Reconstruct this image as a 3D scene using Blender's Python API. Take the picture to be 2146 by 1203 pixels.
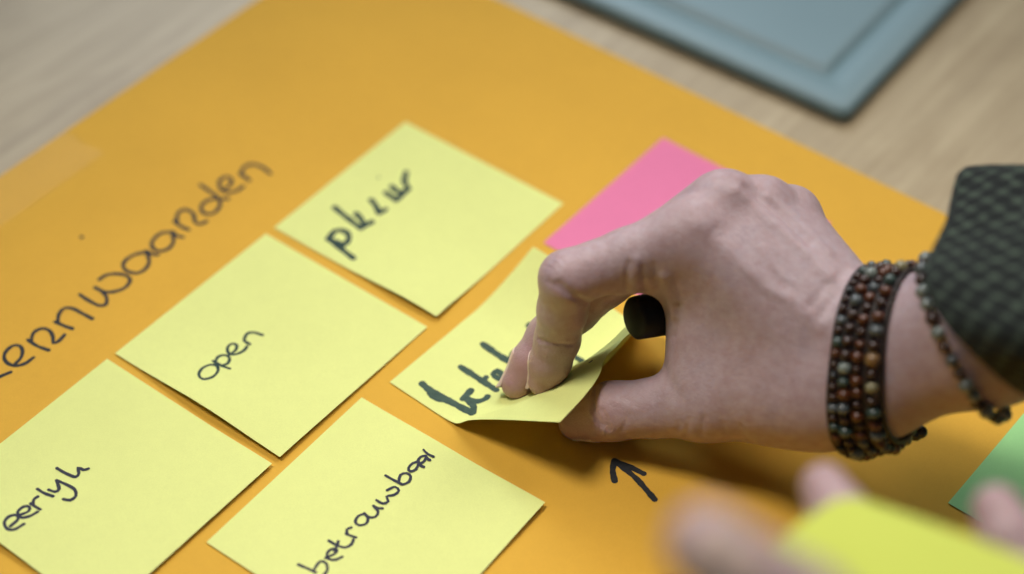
import bpy, bmesh, math, random
import numpy as np
from mathutils import Matrix, Vector

random.seed(7); rng = np.random.default_rng(7)
for o in list(bpy.data.objects): bpy.data.objects.remove(o)
scene = bpy.context.scene
COL = scene.collection

# ------------------------------------------------------------------ camera
# world: table top is z = 0, x to the right, y away from the camera, metres
LENS, TILT, ROLL, DIST = 66.263, 0.78172198, 0.02604585, 0.67425
IW, IH = 2146.0, 1203.0
FPX = LENS / 36.0 * IW
ca, sa, cr, sr = math.cos(TILT), math.sin(TILT), math.cos(ROLL), math.sin(ROLL)
RX = np.array([[1, 0, 0], [0, ca, -sa], [0, sa, ca]]); RZ = np.array([[cr, -sr, 0], [sr, cr, 0], [0, 0, 1]])
RC = RX @ RZ
CP = RC @ np.array([0, 0, DIST])
cam = bpy.data.cameras.new('camera'); camo = bpy.data.objects.new('camera', cam); COL.objects.link(camo)
M4 = np.eye(4); M4[:3, :3] = RC; M4[:3, 3] = CP
camo.matrix_world = Matrix([list(r) for r in M4])
cam.lens = LENS; cam.sensor_width = 36; cam.sensor_fit = 'HORIZONTAL'
cam.clip_start = 0.01; cam.clip_end = 50
cam.dof.use_dof = True; cam.dof.focus_distance = 0.616; cam.dof.aperture_fstop = 3.3; cam.dof.aperture_blades = 9
scene.camera = camo

# ------------------------------------------------------------------ light: an office room, ceiling panels above the table, an unseen window behind it
world = bpy.data.worlds.new('World'); scene.world = world; world.use_nodes = True
bg = world.node_tree.nodes['Background']
bg.inputs[0].default_value = (0.86, 0.93, 1.0, 1); bg.inputs[1].default_value = 0.07
def panel(loc, target, size, power, col, spread=180):
    l = bpy.data.lights.new('room_light', 'AREA'); l.shape = 'RECTANGLE'; l.size, l.size_y = size
    l.energy = power; l.color = col; l.spread = math.radians(spread)
    o = bpy.data.objects.new('room_light', l); COL.objects.link(o)
    o.location = loc
    o.rotation_euler = (Vector(target) - Vector(loc)).to_track_quat('-Z', 'Y').to_euler()
    return o
panel((-0.44, 0.05, 1.20), (0.06, -0.16, 0), (0.36, 0.36), 0.78, (1.0, 0.93, 0.84), 40)
panel((0.62, 0.56, 1.15), (-0.02, -0.13, 0), (0.50, 0.50), 0.78, (1.0, 0.93, 0.84), 50)
panel((-0.25, 1.50, 1.30), (0, -0.05, 0), (0.9, 0.6), 18.5, (0.78, 0.89, 1.0))  # no ceiling panel: cool light of an unseen window behind the table
vs = scene.view_settings
vs.view_transform = 'Standard'; vs.look = 'None'; vs.exposure = 0.0; vs.gamma = 1.0; vs.use_curve_mapping = False
scene.render.engine = 'CYCLES'
scene.render.resolution_x, scene.render.resolution_y = 1024, 574

# ------------------------------------------------------------------ helpers
def ray(px, py):
    return RC @ np.array([(px - IW / 2) / FPX, -(py - IH / 2) / FPX, -1.0])
def at(px, py, z):            # z in millimetres above the table, result in metres
    d = ray(px, py); s = (z / 1000 - CP[2]) / d[2]; return CP + s * d
def deep(px, py, depth):
    return CP + depth * ray(px, py)
def pix(P):
    q = (np.asarray(P) - CP) @ RC
    return np.stack([IW / 2 - FPX * q[..., 0] / q[..., 2], IH / 2 + FPX * q[..., 1] / q[..., 2]], -1)

def tag(o, label=None, cat=None, group=None, kind=None):
    if label: o['label'] = label
    if cat: o['category'] = cat
    if group: o['group'] = group
    if kind: o['kind'] = kind
    return o
def link(name, me, mat=None, parent=None, smooth=True):
    o = bpy.data.objects.new(name, me); COL.objects.link(o)
    if mat and not me.materials: me.materials.append(mat)
    if smooth: me.polygons.foreach_set('use_smooth', np.ones(len(me.polygons), bool))
    if parent: o.parent = parent
    return o
def mesh_np(name, V, F):
    me = bpy.data.meshes.new(name); me.from_pydata([tuple(v) for v in V], [], [tuple(f) for f in F]); me.update(); return me
def empty(name, loc):
    o = bpy.data.objects.new(name, None); COL.objects.link(o); o.location = loc; o.empty_display_size = 0.02
    return o
def keep(child, parent):      # parent without moving, parents are unrotated empties
    child.parent = parent; child.location = Vector(child.location) - Vector(parent.location)

class N:
    """small node helper"""
    def __init__(s, name):
        s.m = bpy.data.materials.new(name); s.m.use_nodes = True; s.t = s.m.node_tree
        s.b = s.t.nodes['Principled BSDF']
    def n(s, typ, **kw):
        nd = s.t.nodes.new(typ)
        for k, v in kw.items():
            if k.startswith('i_'):
                key = k[2:].replace('_', ' ')
                nd.inputs[key].default_value = v
            else: setattr(nd, k, v)
        return nd
    def l(s, a, b): s.t.links.new(a, b)
    def coord(s, scale=(1, 1, 1), rot=(0, 0, 0), kind='Object'):
        tc = s.n('ShaderNodeTexCoord'); mp = s.n('ShaderNodeMapping')
        mp.inputs['Scale'].default_value = scale; src = tc.outputs[kind]
        if any(rot):                                   # turn first, then stretch
            m2 = s.n('ShaderNodeMapping'); m2.inputs['Rotation'].default_value = rot; s.l(src, m2.inputs[0]); src = m2.outputs[0]
        s.l(src, mp.inputs[0]); return mp.outputs[0]
    def noise(s, vec, scale, detail=4, rough=0.55, dist=0.0):
        nd = s.n('ShaderNodeTexNoise'); nd.inputs['Scale'].default_value = scale; nd.inputs['Detail'].default_value = detail
        nd.inputs['Roughness'].default_value = rough; nd.inputs['Distortion'].default_value = dist
        s.l(vec, nd.inputs['Vector']); return nd.outputs[0]
    def ramp(s, fac, stops):
        nd = s.n('ShaderNodeValToRGB'); el = nd.color_ramp.elements
        while len(el) < len(stops): el.new(0.5)
        for e, (p, c) in zip(el, stops): e.position = p; e.color = (*c, 1)
        s.l(fac, nd.inputs[0]); return nd.outputs[0]
    def mix(s, fac, a, b, mode='MIX'):
        nd = s.n('ShaderNodeMix', data_type='RGBA', blend_type=mode)
        for i, v in ((0, fac), (6, a), (7, b)):
            if isinstance(v, (int, float)): nd.inputs[i].default_value = v
            elif isinstance(v, tuple): nd.inputs[i].default_value = (*v, 1)
            else: s.l(v, nd.inputs[i])
        return nd.outputs[2]
    def base(s, c):
        if isinstance(c, tuple): s.b.inputs['Base Color'].default_value = (*c, 1)
        else: s.l(c, s.b.inputs['Base Color'])
    def set(s, **kw):
        for k, v in kw.items(): s.b.inputs[k.replace('_', ' ')].default_value = v
    def bump(s, h, strength, dist, prev=None):
        nd = s.n('ShaderNodeBump'); nd.inputs['Strength'].default_value = strength; nd.inputs['Distance'].default_value = dist
        s.l(h, nd.inputs['Height'])
        if prev is not None: s.l(prev, nd.inputs['Normal'])
        s.l(nd.outputs[0], s.b.inputs['Normal']); return nd.outputs[0]

def paper(name, col, var=0.06, rough=0.75, trans=0.0):
    m = N(name); c = m.coord()
    big = m.noise(c, 18, 3); fine = m.noise(c, 2600, 3, 0.7)
    dark = tuple(v * (1 - var) for v in col); lite = tuple(min(1, v * (1 + var * 0.6)) for v in col)
    a = m.ramp(big, [(0.3, dark), (0.7, lite)])
    mid = m.noise(c, 260, 5, 0.75)
    a = m.mix(0.08, a, m.ramp(mid, [(0.35, tuple(v * 0.72 for v in col)), (0.65, tuple(min(1, v * 1.12) for v in col))]))
    b = m.mix(0.14, a, m.ramp(fine, [(0.3, tuple(v * 0.6 for v in col)), (0.7, tuple(min(1, v * 1.2) for v in col))]))
    m.base(b); m.set(Roughness=rough, Specular_IOR_Level=0.25)
    m.bump(fine, 0.10, 0.0002)
    if trans:
        tr = m.n('ShaderNodeBsdfTranslucent'); m.l(b, tr.inputs[0])
        mx = m.n('ShaderNodeMixShader'); mx.inputs[0].default_value = trans
        out = m.t.nodes['Material Output']
        m.l(m.b.outputs[0], mx.inputs[1]); m.l(tr.outputs[0], mx.inputs[2]); m.l(mx.outputs[0], out.inputs[0])
    return m.m
def ink(name, col, lite, scale=700):
    m = N(name); c = m.coord(); n1 = m.noise(c, scale, 4, 0.7)
    m.base(m.ramp(n1, [(0.3, col), (0.75, lite)])); m.set(Roughness=0.6, Specular_IOR_Level=0.2); return m.m

MAT = {}
MAT['orange'] = paper('orange_card', (0.675, 0.380, 0.046), 0.05, 0.85)
MAT['yellow'] = paper('yellow_note_paper', (0.80, 0.85, 0.31), 0.03, 0.85, 0.12)
MAT['pad'] = paper('yellow_pad_paper', (0.56, 0.62, 0.11), 0.03, 0.85, 0.12)  # darker, more saturated yellow than the loose notes
MAT['pink'] = paper('pink_note_paper', (0.83, 0.23, 0.42), 0.03, 0.85, 0.12)
MAT['green'] = paper('green_note_paper', (0.38, 0.74, 0.31), 0.03, 0.85, 0.12)
MAT['ink_green'] = ink('dark_green_ink', (0.013, 0.034, 0.028), (0.024, 0.052, 0.042))
MAT['ink_wide'] = ink('washed_green_ink', (0.030, 0.058, 0.043), (0.062, 0.105, 0.075), 420)
MAT['ink_black'] = ink('black_ink', (0.012, 0.014, 0.018), (0.03, 0.03, 0.032))
MAT['ink_purple'] = ink('dark_violet_ink', (0.02, 0.022, 0.04), (0.04, 0.04, 0.055))

# ------------------------------------------------------------------ table
def make_wood():
    m = N('beech_table_top')
    ang = math.radians(-52)
    c = m.coord((1, 1, 1), (0, 0, ang))
    st = m.coord((1.4, 16, 1), (0, 0, ang))        # long grain
    fine = m.coord((6, 220, 1), (0, 0, ang))
    g1 = m.noise(st, 2.6, 6, 0.62, 0.8); g2 = m.noise(fine, 1.0, 3, 0.6); g3 = m.noise(m.coord((1, 2.4, 1), (0, 0, ang)), 13, 5, 0.62, 0.6)
    a = m.ramp(g1, [(0.30, (0.253, 0.185, 0.104)), (0.47, (0.391, 0.302, 0.176)), (0.62, (0.494, 0.397, 0.249)), (0.78, (0.356, 0.270, 0.158))])
    b = m.mix(0.48, a, m.ramp(g3, [(0.35, (0.287, 0.218, 0.131)), (0.65, (0.494, 0.408, 0.267))]))
    d = m.mix(0.22, b, m.ramp(g2, [(0.35, (0.253, 0.185, 0.104)), (0.65, (0.483, 0.391, 0.244))]))
    m.base(d); m.set(Roughness=0.42, Specular_IOR_Level=0.35); m.bump(g2, 0.15, 0.0004)
    return m.m
MAT['wood'] = make_wood()
def slab(name, pts2, z0, z1, mat, bev=0.0, parent=None):
    bm = bmesh.new(); vs_ = [bm.verts.new((p[0], p[1], z0)) for p in pts2]
    f = bm.faces.new(vs_); r = bmesh.ops.extrude_face_region(bm, geom=[f])
    for v in r['geom']:
        if isinstance(v, bmesh.types.BMVert): v.co.z = z1
    bmesh.ops.recalc_face_normals(bm, faces=bm.faces)
    if bev: bmesh.ops.bevel(bm, geom=[e for e in bm.edges], offset=bev, segments=3, affect='EDGES', profile=0.5)
    me = bpy.data.meshes.new(name); bm.to_mesh(me); bm.free()
    return link(name, me, mat, parent, smooth=False)
t = slab('table_top', [(-1.0, -0.62), (0.95, -0.62), (0.95, 0.85), (-1.0, 0.85)], -0.030, 0.0, MAT['wood'], 0.003)
tag(t, 'pale beech wood table top under the orange sheet', kind='structure')

# ------------------------------------------------------------------ orange card
SA = math.radians(53.6)
sv = np.array([math.cos(SA), math.sin(SA)]); su = np.array([sv[1], -sv[0]])
pL = at(180, 251, 0)[:2]; pR = at(1500, 223, 0)[:2]
A_ = np.stack([sv, -su], 1); k_ = np.linalg.solve(A_, pR - pL); corner = pL + k_[0] * sv
pts = [corner, corner + su * 0.70, corner + su * 0.70 - sv * 0.50, corner - sv * 0.50]
# thin card with a faint waviness
def grid_sheet(name, fn, nu, nv, thick, mat, parent=None):
    """fn(u,v)->point arrays for u,v in 0..1 ; closed thin sheet"""
    U, V = np.meshgrid(np.linspace(0, 1, nu + 1), np.linspace(0, 1, nv + 1), indexing='ij')
    P = fn(U, V)
    du = np.gradient(P, axis=0); dv = np.gradient(P, axis=1); nn = np.cross(du, dv); nn /= np.linalg.norm(nn, axis=-1, keepdims=True)
    if nn[..., 2].mean() < 0: nn = -nn
    top = P.reshape(-1, 3); bot = (P - nn * thick).reshape(-1, 3)
    idx = np.arange((nu + 1) * (nv + 1)).reshape(nu + 1, nv + 1); off = len(top); F = []
    q = np.stack([idx[:-1, :-1], idx[1:, :-1], idx[1:, 1:], idx[:-1, 1:]], -1).reshape(-1, 4)
    F += q.tolist(); F += (q[:, ::-1] + off).tolist()
    loop = list(idx[:, 0]) + list(idx[-1, 1:]) + list(idx[-2::-1, -1]) + list(idx[0, -2:0:-1])
    for i in range(len(loop)):
        a, b = loop[i], loop[(i + 1) % len(loop)]; F.append([b, a, a + off, b + off])
    bmv = mesh_np(name, np.concatenate([top, bot]), F)
    bm = bmesh.new(); bm.from_mesh(bmv); bmesh.ops.recalc_face_normals(bm, faces=bm.faces)
    for e in bm.edges:
        if len(e.link_faces) == 2 and e.calc_face_angle(0) > 1.0: e.smooth = False
    bm.to_mesh(bmv); bm.free()
    return link(name, bmv, mat, parent)
CARD = 0.0012
def card_fn(U, V):
    p = corner[None, None] + su * (U * 0.70)[..., None] - sv * (V * 0.50)[..., None]
    z = CARD + 0.00025 * np.sin(U * 9) * np.sin(V * 7 + 1)
    return np.concatenate([p, z[..., None]], -1)
card = grid_sheet('orange_sheet', card_fn, 40, 30, 0.0005, MAT['orange'])
tag(card, 'large orange card sheet lying on the wooden table', 'card sheet')
GZ = CARD * 1000 + 0.35          # notes lie a little above the card (mm)

# ------------------------------------------------------------------ sticky notes
S = 0.076
def note_fn(ox, oy, ang, lift=None):
    u = np.array([math.cos(ang), math.sin(ang), 0]); v = np.array([-math.sin(ang), math.cos(ang), 0])
    def fn(U, V):
        U = np.asarray(U, float); V = np.asarray(V, float)
        z = lift(U, V) if lift else 0 * U
        return np.array([ox, oy, GZ / 1000]) + (U * S)[..., None] * u + (V * S)[..., None] * v + z[..., None] / 1000 * np.array([0, 0, 1.0])
    return fn
def bow(U, V, c, w):           # lower-left edge arches up a little
    return c * np.exp(-((U - w[0]) / w[1]) ** 2) * np.exp(-(V / 0.22) ** 2)
def sstep(a, b, x):
    q = np.clip((x - a) / (b - a), 0, 1); return q * q * (3 - 2 * q)

def lifted_fn(ox, oy, ang):
    """the note that is being peeled: arc-length preserving along u"""
    u = np.array([math.cos(ang), math.sin(ang)]); v = np.array([-math.sin(ang), math.cos(ang)])
    n = 161; s = np.linspace(0, 76, n)
    A, B = np.array([29.5, 0.0]), np.array([73.0, 53.0]); d = (B - A) / np.linalg.norm(B - A)
    def cw(s, t):
        return (s - A[0]) * d[0] + (t - A[1]) * d[1], (s - A[0]) * d[1] - (t - A[1]) * d[0]
    def wplus(w): return (w + np.sqrt(w * w + 10.0)) / 2
    def hz(s, t):
        c, w = cw(s, t)                                   # along the fold, and across it (> 0 towards the loose corner)
        zc = 21.5 * (np.clip(c, 0, 80) / 67.0) ** 1.35
        fall = np.where(w < 0, np.exp(-(w / (8.0 + 20.0 * sstep(44, 84, c))) ** 2), 1.0)
        flap = 18.6 * (wplus(w) / 34.7) ** 0.70 * sstep(-14, 7, w)
        curl = 8.5 * np.clip((t - 44) / 32, 0, 1) ** 1.5 * sstep(50, 4, s)
        return zc * fall + flap * sstep(18, 36, s) + curl
    def fn(U, V):
        U = np.asarray(U, float); V = np.asarray(V, float)
        t = V * 76
        SS = np.broadcast_to(s, V.shape + (n,)); TT = np.broadcast_to(t[..., None], SS.shape)
        Z = hz(SS, TT); dz = np.gradient(Z, s, axis=-1)
        ds = np.sqrt(np.clip(1 - dz ** 2, 0.05, 1)); X = np.concatenate([np.zeros(V.shape + (1,)), np.cumsum((ds[..., 1:] + ds[..., :-1]) / 2 * (s[1] - s[0]), -1)], -1)
        f = U * (n - 1); i0 = np.clip(f.astype(int), 0, n - 2); fr = f - i0
        def pick(Q): 
            a = np.take_along_axis(Q, i0[..., None], -1)[..., 0]; b = np.take_along_axis(Q, i0[..., None] + 1, -1)[..., 0]
            return a * (1 - fr) + b * fr
        x = pick(X); z = pick(Z)
        tv = t + 5.5 * wplus(cw(U * 76, t)[1]) / 34.7 * sstep(20, 45, U * 76)
        p = np.array([ox, oy]) + (x / 1000)[..., None] * u + (tv / 1000)[..., None] * v
        return np.concatenate([p, (z / 1000 + GZ / 1000)[..., None]], -1)
    return fn

NOTES = {
 'plezier': (note_fn(-0.08777, 0.02605, -0.626, lambda U, V: 2.0 * np.exp(-((U - 0.85) / 0.28) ** 2) * np.exp(-(V / 0.25) ** 2)), 'yellow',
             'yellow sticky note with blurred thick green writing, nearest the pink note'),
 'open': (note_fn(-0.13539, -0.03859, -0.6326, lambda U, V: bow(U, V, 2.4, (0.55, 0.30)) + 1.1 * sstep(0.5, 1.05, U) * sstep(1.1, 0.2, V)), 'yellow',
          'yellow sticky note with the word open, lying flat beside the orange heading'),
 'eerlyk': (note_fn(-0.18262, -0.10240, -0.6326, lambda U, V: bow(U, V, 1.6, (0.3, 0.4)) + 1.0 * sstep(0.6, 1.05, U)), 'yellow',
            'yellow sticky note reading eerlyk at the lower left'),
 'betrouwbaar': (note_fn(-0.09361, -0.11761, -0.6175, lambda U, V: 1.8 * sstep(0.55, 1.1, U) * sstep(0.3, 1.0, V) + 0.5 * np.sin(U * 3.0) * sstep(0, 0.4, U)), 'yellow',
                 'yellow sticky note with the long word betrouwbaar running along it'),
 'peeled': (lifted_fn(-0.0406, -0.0484, -0.680), 'yellow',
            'yellow sticky note with smeared thick lettering, corner lifted by finger and thumb'),
 'pink': (note_fn(0.01108, 0.02172, -0.650, None), 'pink', 'plain pink sticky note half hidden behind the hand'),
 'green': (note_fn(*at(1985, 1060, 0)[:2], -0.672, None), 'green', 'plain green sticky note at the right edge, under the sleeve'),
}
NOBJ = {}
for key, (fn, mat, lab) in NOTES.items():
    nseg = 72 if key == 'peeled' else 24
    o = grid_sheet('sticky_note', fn, nseg, nseg, 0.00012, MAT[mat])
    tag(o, lab, 'sticky note', 'sticky notes on the orange sheet'); NOBJ[key] = o

# ------------------------------------------------------------------ handwriting
def smooth_line(p, step=6.0):
    p = np.asarray(p, float)
    if len(p) < 3:
        n = max(2, int(np.linalg.norm(p[-1] - p[0]) / step)); return p[0] + (p[-1] - p[0]) * np.linspace(0, 1, n + 1)[:, None]
    q = np.concatenate([[2 * p[0] - p[1]], p, [2 * p[-1] - p[-2]]]); out = []
    for i in range(1, len(q) - 2):
        n = max(2, int(np.linalg.norm(q[i + 1] - q[i]) / step)); tt = np.linspace(0, 1, n, endpoint=False)[:, None]
        a, b, c, d = q[i - 1], q[i], q[i + 1], q[i + 2]
        out.append(0.5 * (2 * b + (c - a) * tt + (2 * a - 5 * b + 4 * c - d) * tt ** 2 + (3 * b - a - 3 * c + d) * tt ** 3))
    return np.concatenate(out + [p[-1:]])
def invert(fn, px):
    """pixel points -> (u,v) on a sheet"""
    U, V = np.meshgrid(np.linspace(0, 0.999, 60), np.linspace(0, 1, 60), indexing='ij')
    G = pix(fn(U, V)).reshape(-1, 2); px = np.asarray(px)
    k = ((G[None] - px[:, None]) ** 2).sum(-1).argmin(1); u = U.ravel()[k].copy(); v = V.ravel()[k].copy(); h = 1e-3
    for _ in range(3):
        f0 = pix(fn(u, v)); Ju = (pix(fn(u + h, v)) - f0) / h; Jv = (pix(fn(u, v + h)) - f0) / h
        r = px - f0; det = Ju[:, 0] * Jv[:, 1] - Ju[:, 1] * Jv[:, 0]
        u = np.clip(u + (r[:, 0] * Jv[:, 1] - r[:, 1] * Jv[:, 0]) / det, 0, 0.999); v = np.clip(v + (Ju[:, 0] * r[:, 1] - Ju[:, 1] * r[:, 0]) / det, -0.3, 1.3)
    return np.stack([u, v], 1)
def ribbon(fn, uv, size, width, dz, V, F, jitter=0.10):
    """uv polyline (0..1) on the sheet; width in mm; rounded ends, several strips across so it hugs the paper"""
    uv = np.asarray(uv) * size
    T = np.gradient(uv, axis=0); T /= np.linalg.norm(T, axis=1, keepdims=True) + 1e-12; Nn = np.stack([-T[:, 1], T[:, 0]], 1)
    L = np.concatenate([[0], np.cumsum(np.linalg.norm(np.diff(uv, axis=0), axis=1))])
    ph = rng.uniform(0, 6.28, 3); w = width / 2000 * (1 + jitter * np.sin(L * 900 + ph[0]) + jitter * 0.6 * np.sin(L * 2300 + ph[1]))
    # cap ends
    cap = np.linspace(0, 1, 5)[1:]
    r0, r1 = w[0], w[-1]
    a = [uv[0] - T[0] * r0 * c for c in cap[::-1]]; aw = [r0 * math.sqrt(max(1 - c * c, 0.0004)) for c in cap[::-1]]
    b = [uv[-1] + T[-1] * r1 * c for c in cap]; bw = [r1 * math.sqrt(max(1 - c * c, 0.0004)) for c in cap]
    C = np.concatenate([a, uv, b]); Wd = np.concatenate([aw, w, bw])
    NN = np.concatenate([np.repeat(Nn[:1], 4, 0), Nn, np.repeat(Nn[-1:], 4, 0)])
    ks = np.array([-1, -0.33, 0.33, 1.0]); Q = (C[:, None] + NN[:, None] * Wd[:, None, None] * ks[None, :, None]) / size
    P = fn(Q[..., 0], Q[..., 1]); P = P + np.array([0, 0, dz / 1000])
    o = len(V); V += P.reshape(-1, 3).tolist(); n = len(C)
    for i in range(n - 1):
        for k in range(3):
            j = o + i * 4 + k; F.append((j, j + 1, j + 5, j + 4))
def write(name, fn, size, strokes, mat, parent, org, sc, width, dz0=0.05):
    V, F = [], []
    for i, st in enumerate(strokes):
        wd = width
        if isinstance(st, tuple): st, wd = st
        p = np.array(st, float) / sc + np.array(org)
        if len(p) == 1: p = np.concatenate([p, p + 1.0])
        ln = smooth_line(p, 5.0); uv = invert(fn, ln) if size == S else (np.array([card_uv(q) for q in ln]))
        ribbon(fn, uv, size, wd, dz0 + 0.012 * i, V, F)
    o = link(name, mesh_np(name, V, F), mat, parent); return o
def card_uv(q):
    P = at(q[0], q[1], CARD * 1000)[:2] - corner; return (P @ su / 0.70, -(P @ sv) / 0.70)
def card_flat(U, V):
    p = corner + su * (U * 0.70)[..., None] - sv * (V * 0.70)[..., None]
    z = CARD + 0.00025 * np.sin(U * 9) * np.sin(V * 0.7 / 0.5 * 7 + 1)
    return np.concatenate([p, z[..., None]], -1)

heading = [
 [(-40, 1150), (0, 1130), (52, 1108)],
 [(70, 1072), (100, 1040), (109, 1005), (95, 981), (65, 980), (36, 1000), (19, 1030), (30, 1060), (70, 1078), (120, 1067), (163, 1037)],
 [(135, 952), (180, 982), (235, 1002)],
 [(150, 958), (163, 918), (203, 897), (240, 908), (257, 940), (258, 968), (284, 958), (313, 928)],
 [(268, 865), (310, 884), (350, 898)], [(282, 872), (283, 835), (308, 801), (350, 800), (400, 825), (447, 850)],
 [(386, 733), (430, 762), (480, 786), (514, 779), (516, 745), (490, 715), (460, 698)],
 [(460, 700), (510, 720), (560, 718), (610, 697), (631, 663), (612, 641), (560, 632), (510, 641), (482, 661)],
 [(705, 528), (650, 541), (606, 570), (597, 600), (620, 622), (668, 629), (708, 606), (723, 570), (708, 522)], [(708, 522), (735, 537), (767, 541)],
 [(832, 430), (782, 436), (742, 470), (736, 500), (760, 521), (808, 516), (840, 482), (836, 430)], [(836, 430), (855, 448), (887, 456)],
 [(845, 380), (880, 405), (915, 420)], [(857, 388), (862, 342), (900, 322), (938, 345), (945, 382), (970, 393), (1000, 380)],
 [(1062, 270), (1010, 277), (976, 305), (982, 335), (1022, 345), (1058, 320), (1066, 280), (1025, 240), (970, 203)], [(1066, 280), (1085, 270), (1105, 271)],
 [(1078, 230), (1118, 203), (1120, 172), (1090, 166), (1063, 190), (1072, 226), (1110, 240), (1150, 231), (1180, 210)],
 [(1163, 148), (1190, 168), (1210, 182)], [(1170, 155), (1182, 120), (1222, 104), (1270, 118), (1312, 150)],
 ([(395, 455)], 1.3)]
h = write('handwriting', card_flat, 0.70, heading, MAT['ink_black'], card, (0, 300), 2.3133, 1.38)
h['label'] = 'dark handwritten heading ending in ernwaarden'
arrow = [[(1288, 966), (1330, 1000), (1352, 1024), (1372, 1047)], [(1288, 966), (1284, 985), (1288, 1008)], [(1288, 966), (1318, 978), (1349, 993)]]
h = write('arrow_mark', card_flat, 0.70, arrow, MAT['ink_black'], card, (0, 0), 1.0, 2.1)
h['label'] = 'small black hand drawn arrow below the hand'

w_open = [[(545, 690), (510, 684), (467, 702), (449, 735), (470, 757), (520, 745), (547, 712), (538, 684)],
 [(520, 665), (565, 690), (605, 704)], [(530, 675), (545, 646), (580, 636), (604, 650), (595, 678), (560, 690)],
 [(602, 635), (635, 611), (640, 586), (615, 579), (593, 600), (602, 630), (640, 631), (678, 612), (692, 592)],
 [(676, 562), (692, 574), (706, 582)], [(676, 562), (690, 531), (722, 521), (770, 535)]]
write('handwriting', NOTES['open'][0], S, w_open, MAT['ink_green'], NOBJ['open'], (230, 480), 2.406, 1.06)
w_plez = [[(335, 682), (400, 732), (472, 788)], [(340, 676), (372, 640), (420, 638), (448, 665), (438, 702), (400, 712)], [(350, 690), (385, 700), (410, 722)],
 [(370, 510), (430, 560), (512, 622)], [(488, 545), (515, 575), (530, 600)], [(512, 624), (545, 605), (572, 590)],
 [(570, 470), (598, 505), (612, 540)], [(612, 540), (632, 532), (650, 520)],
 [(650, 430), (682, 452), (706, 470)], [(682, 396), (715, 425), (735, 430)], [(706, 470), (740, 440), (772, 408)], [(735, 430), (772, 408), (752, 372), (762, 318)],
 ([(610, 345)], 0.8)]
write('handwriting', NOTES['plezier'][0], S, w_plez, MAT['ink_green'], NOBJ['plezier'], (560, 240), 2.616, 2.2)
w_eer = [[(58, 942), (98, 905), (88, 882), (46, 892), (23, 925), (40, 957), (80, 960), (130, 931)],
 [(108, 882), (155, 862), (160, 838), (130, 836), (96, 866), (112, 895), (160, 889), (206, 864)],
 [(168, 820), (195, 838), (220, 852)], [(180, 826), (184, 798), (206, 782)], [(203, 740), (240, 763), (288, 780)],
 [(265, 745), (300, 756), (322, 740), (308, 694)], [(308, 694), (365, 718), (408, 745), (412, 780), (382, 802), (345, 796)],
 [(310, 628), (368, 660), (412, 675), (430, 655), (424, 625), (455, 637), (482, 630)]]
write('handwriting', NOTES['eerlyk'][0], S, w_eer, MAT['ink_purple'], NOBJ['eerlyk'], (0, 740), 2.598, 1.12)
w_bet = [[(595, 1025), (650, 1048), (700, 1072)], [(690, 1055), (728, 1006), (765, 1018), (772, 1058), (752, 1085)],
 [(762, 985), (818, 958), (830, 936), (800, 930), (770, 956), (777, 990), (820, 996), (862, 978)],
 [(780, 880), (830, 908), (880, 921), (918, 902), (930, 872)], [(812, 942), (828, 915), (838, 884)],
 [(885, 838), (915, 850), (946, 860)], [(893, 842), (890, 812), (917, 800)],
 [(1000, 716), (960, 730), (941, 765), (965, 786), (1008, 776), (1018, 742), (996, 714)], [(996, 714), (1024, 738), (1064, 734), (1080, 704), (1052, 668)], [(1052, 668), (1076, 682), (1106, 684)],
 [(1070, 634), (1108, 655), (1142, 642), (1132, 612), (1178, 602), (1206, 576), (1182, 553), (1135, 574)],
 [(1125, 484), (1180, 515), (1228, 540)], [(1205, 522), (1216, 481), (1253, 470), (1278, 490), (1266, 524), (1228, 540)],
 [(1326, 402), (1290, 410), (1264, 440), (1276, 460), (1310, 447), (1328, 408)], [(1328, 404), (1340, 425), (1358, 433)],
 [(1366, 364), (1338, 372), (1322, 397), (1336, 410), (1360, 398), (1371, 372)], [(1371, 366), (1381, 384), (1394, 391)],
 ([(1356, 328), (1372, 346), (1392, 360), (1416, 370)], 0.85)]
write('handwriting', NOTES['betrouwbaar'][0], S, w_bet, MAT['ink_purple'], NOBJ['betrouwbaar'], (420, 830), 2.9, 0.96)
w_peel = [([(252, 732), (290, 765), (340, 796), (420, 836), (505, 882)], 2.68), ([(300, 778), (335, 800), (360, 808)], 3.78),
 ([(505, 880), (512, 850), (490, 820), (470, 800)], 2.56), ([(455, 810), (490, 775), (498, 766)], 2.32), ([(480, 812), (530, 822), (572, 808), (582, 796)], 2.32),
 ([(446, 648), (530, 702), (625, 764)], 2.44), ([(575, 700), (560, 720)], 2.07), ([(668, 712), (632, 704), (610, 684), (632, 668), (650, 682)], 2.20),
 ([(558, 533), (640, 590), (735, 646)], 2.56), ([(700, 600), (715, 575), (722, 572)], 2.32), ([(712, 600), (745, 600)], 2.20), ([(742, 552), (770, 580)], 2.07), ([(796, 440)], 2.81),
 ([(1008, 588), (1050, 612), (1100, 621)], 1.95)]
write('handwriting', NOTES['peeled'][0], S, w_peel, MAT['ink_wide'], NOBJ['peeled'], (780, 500), 2.406, 2.0, 0.06)

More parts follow.
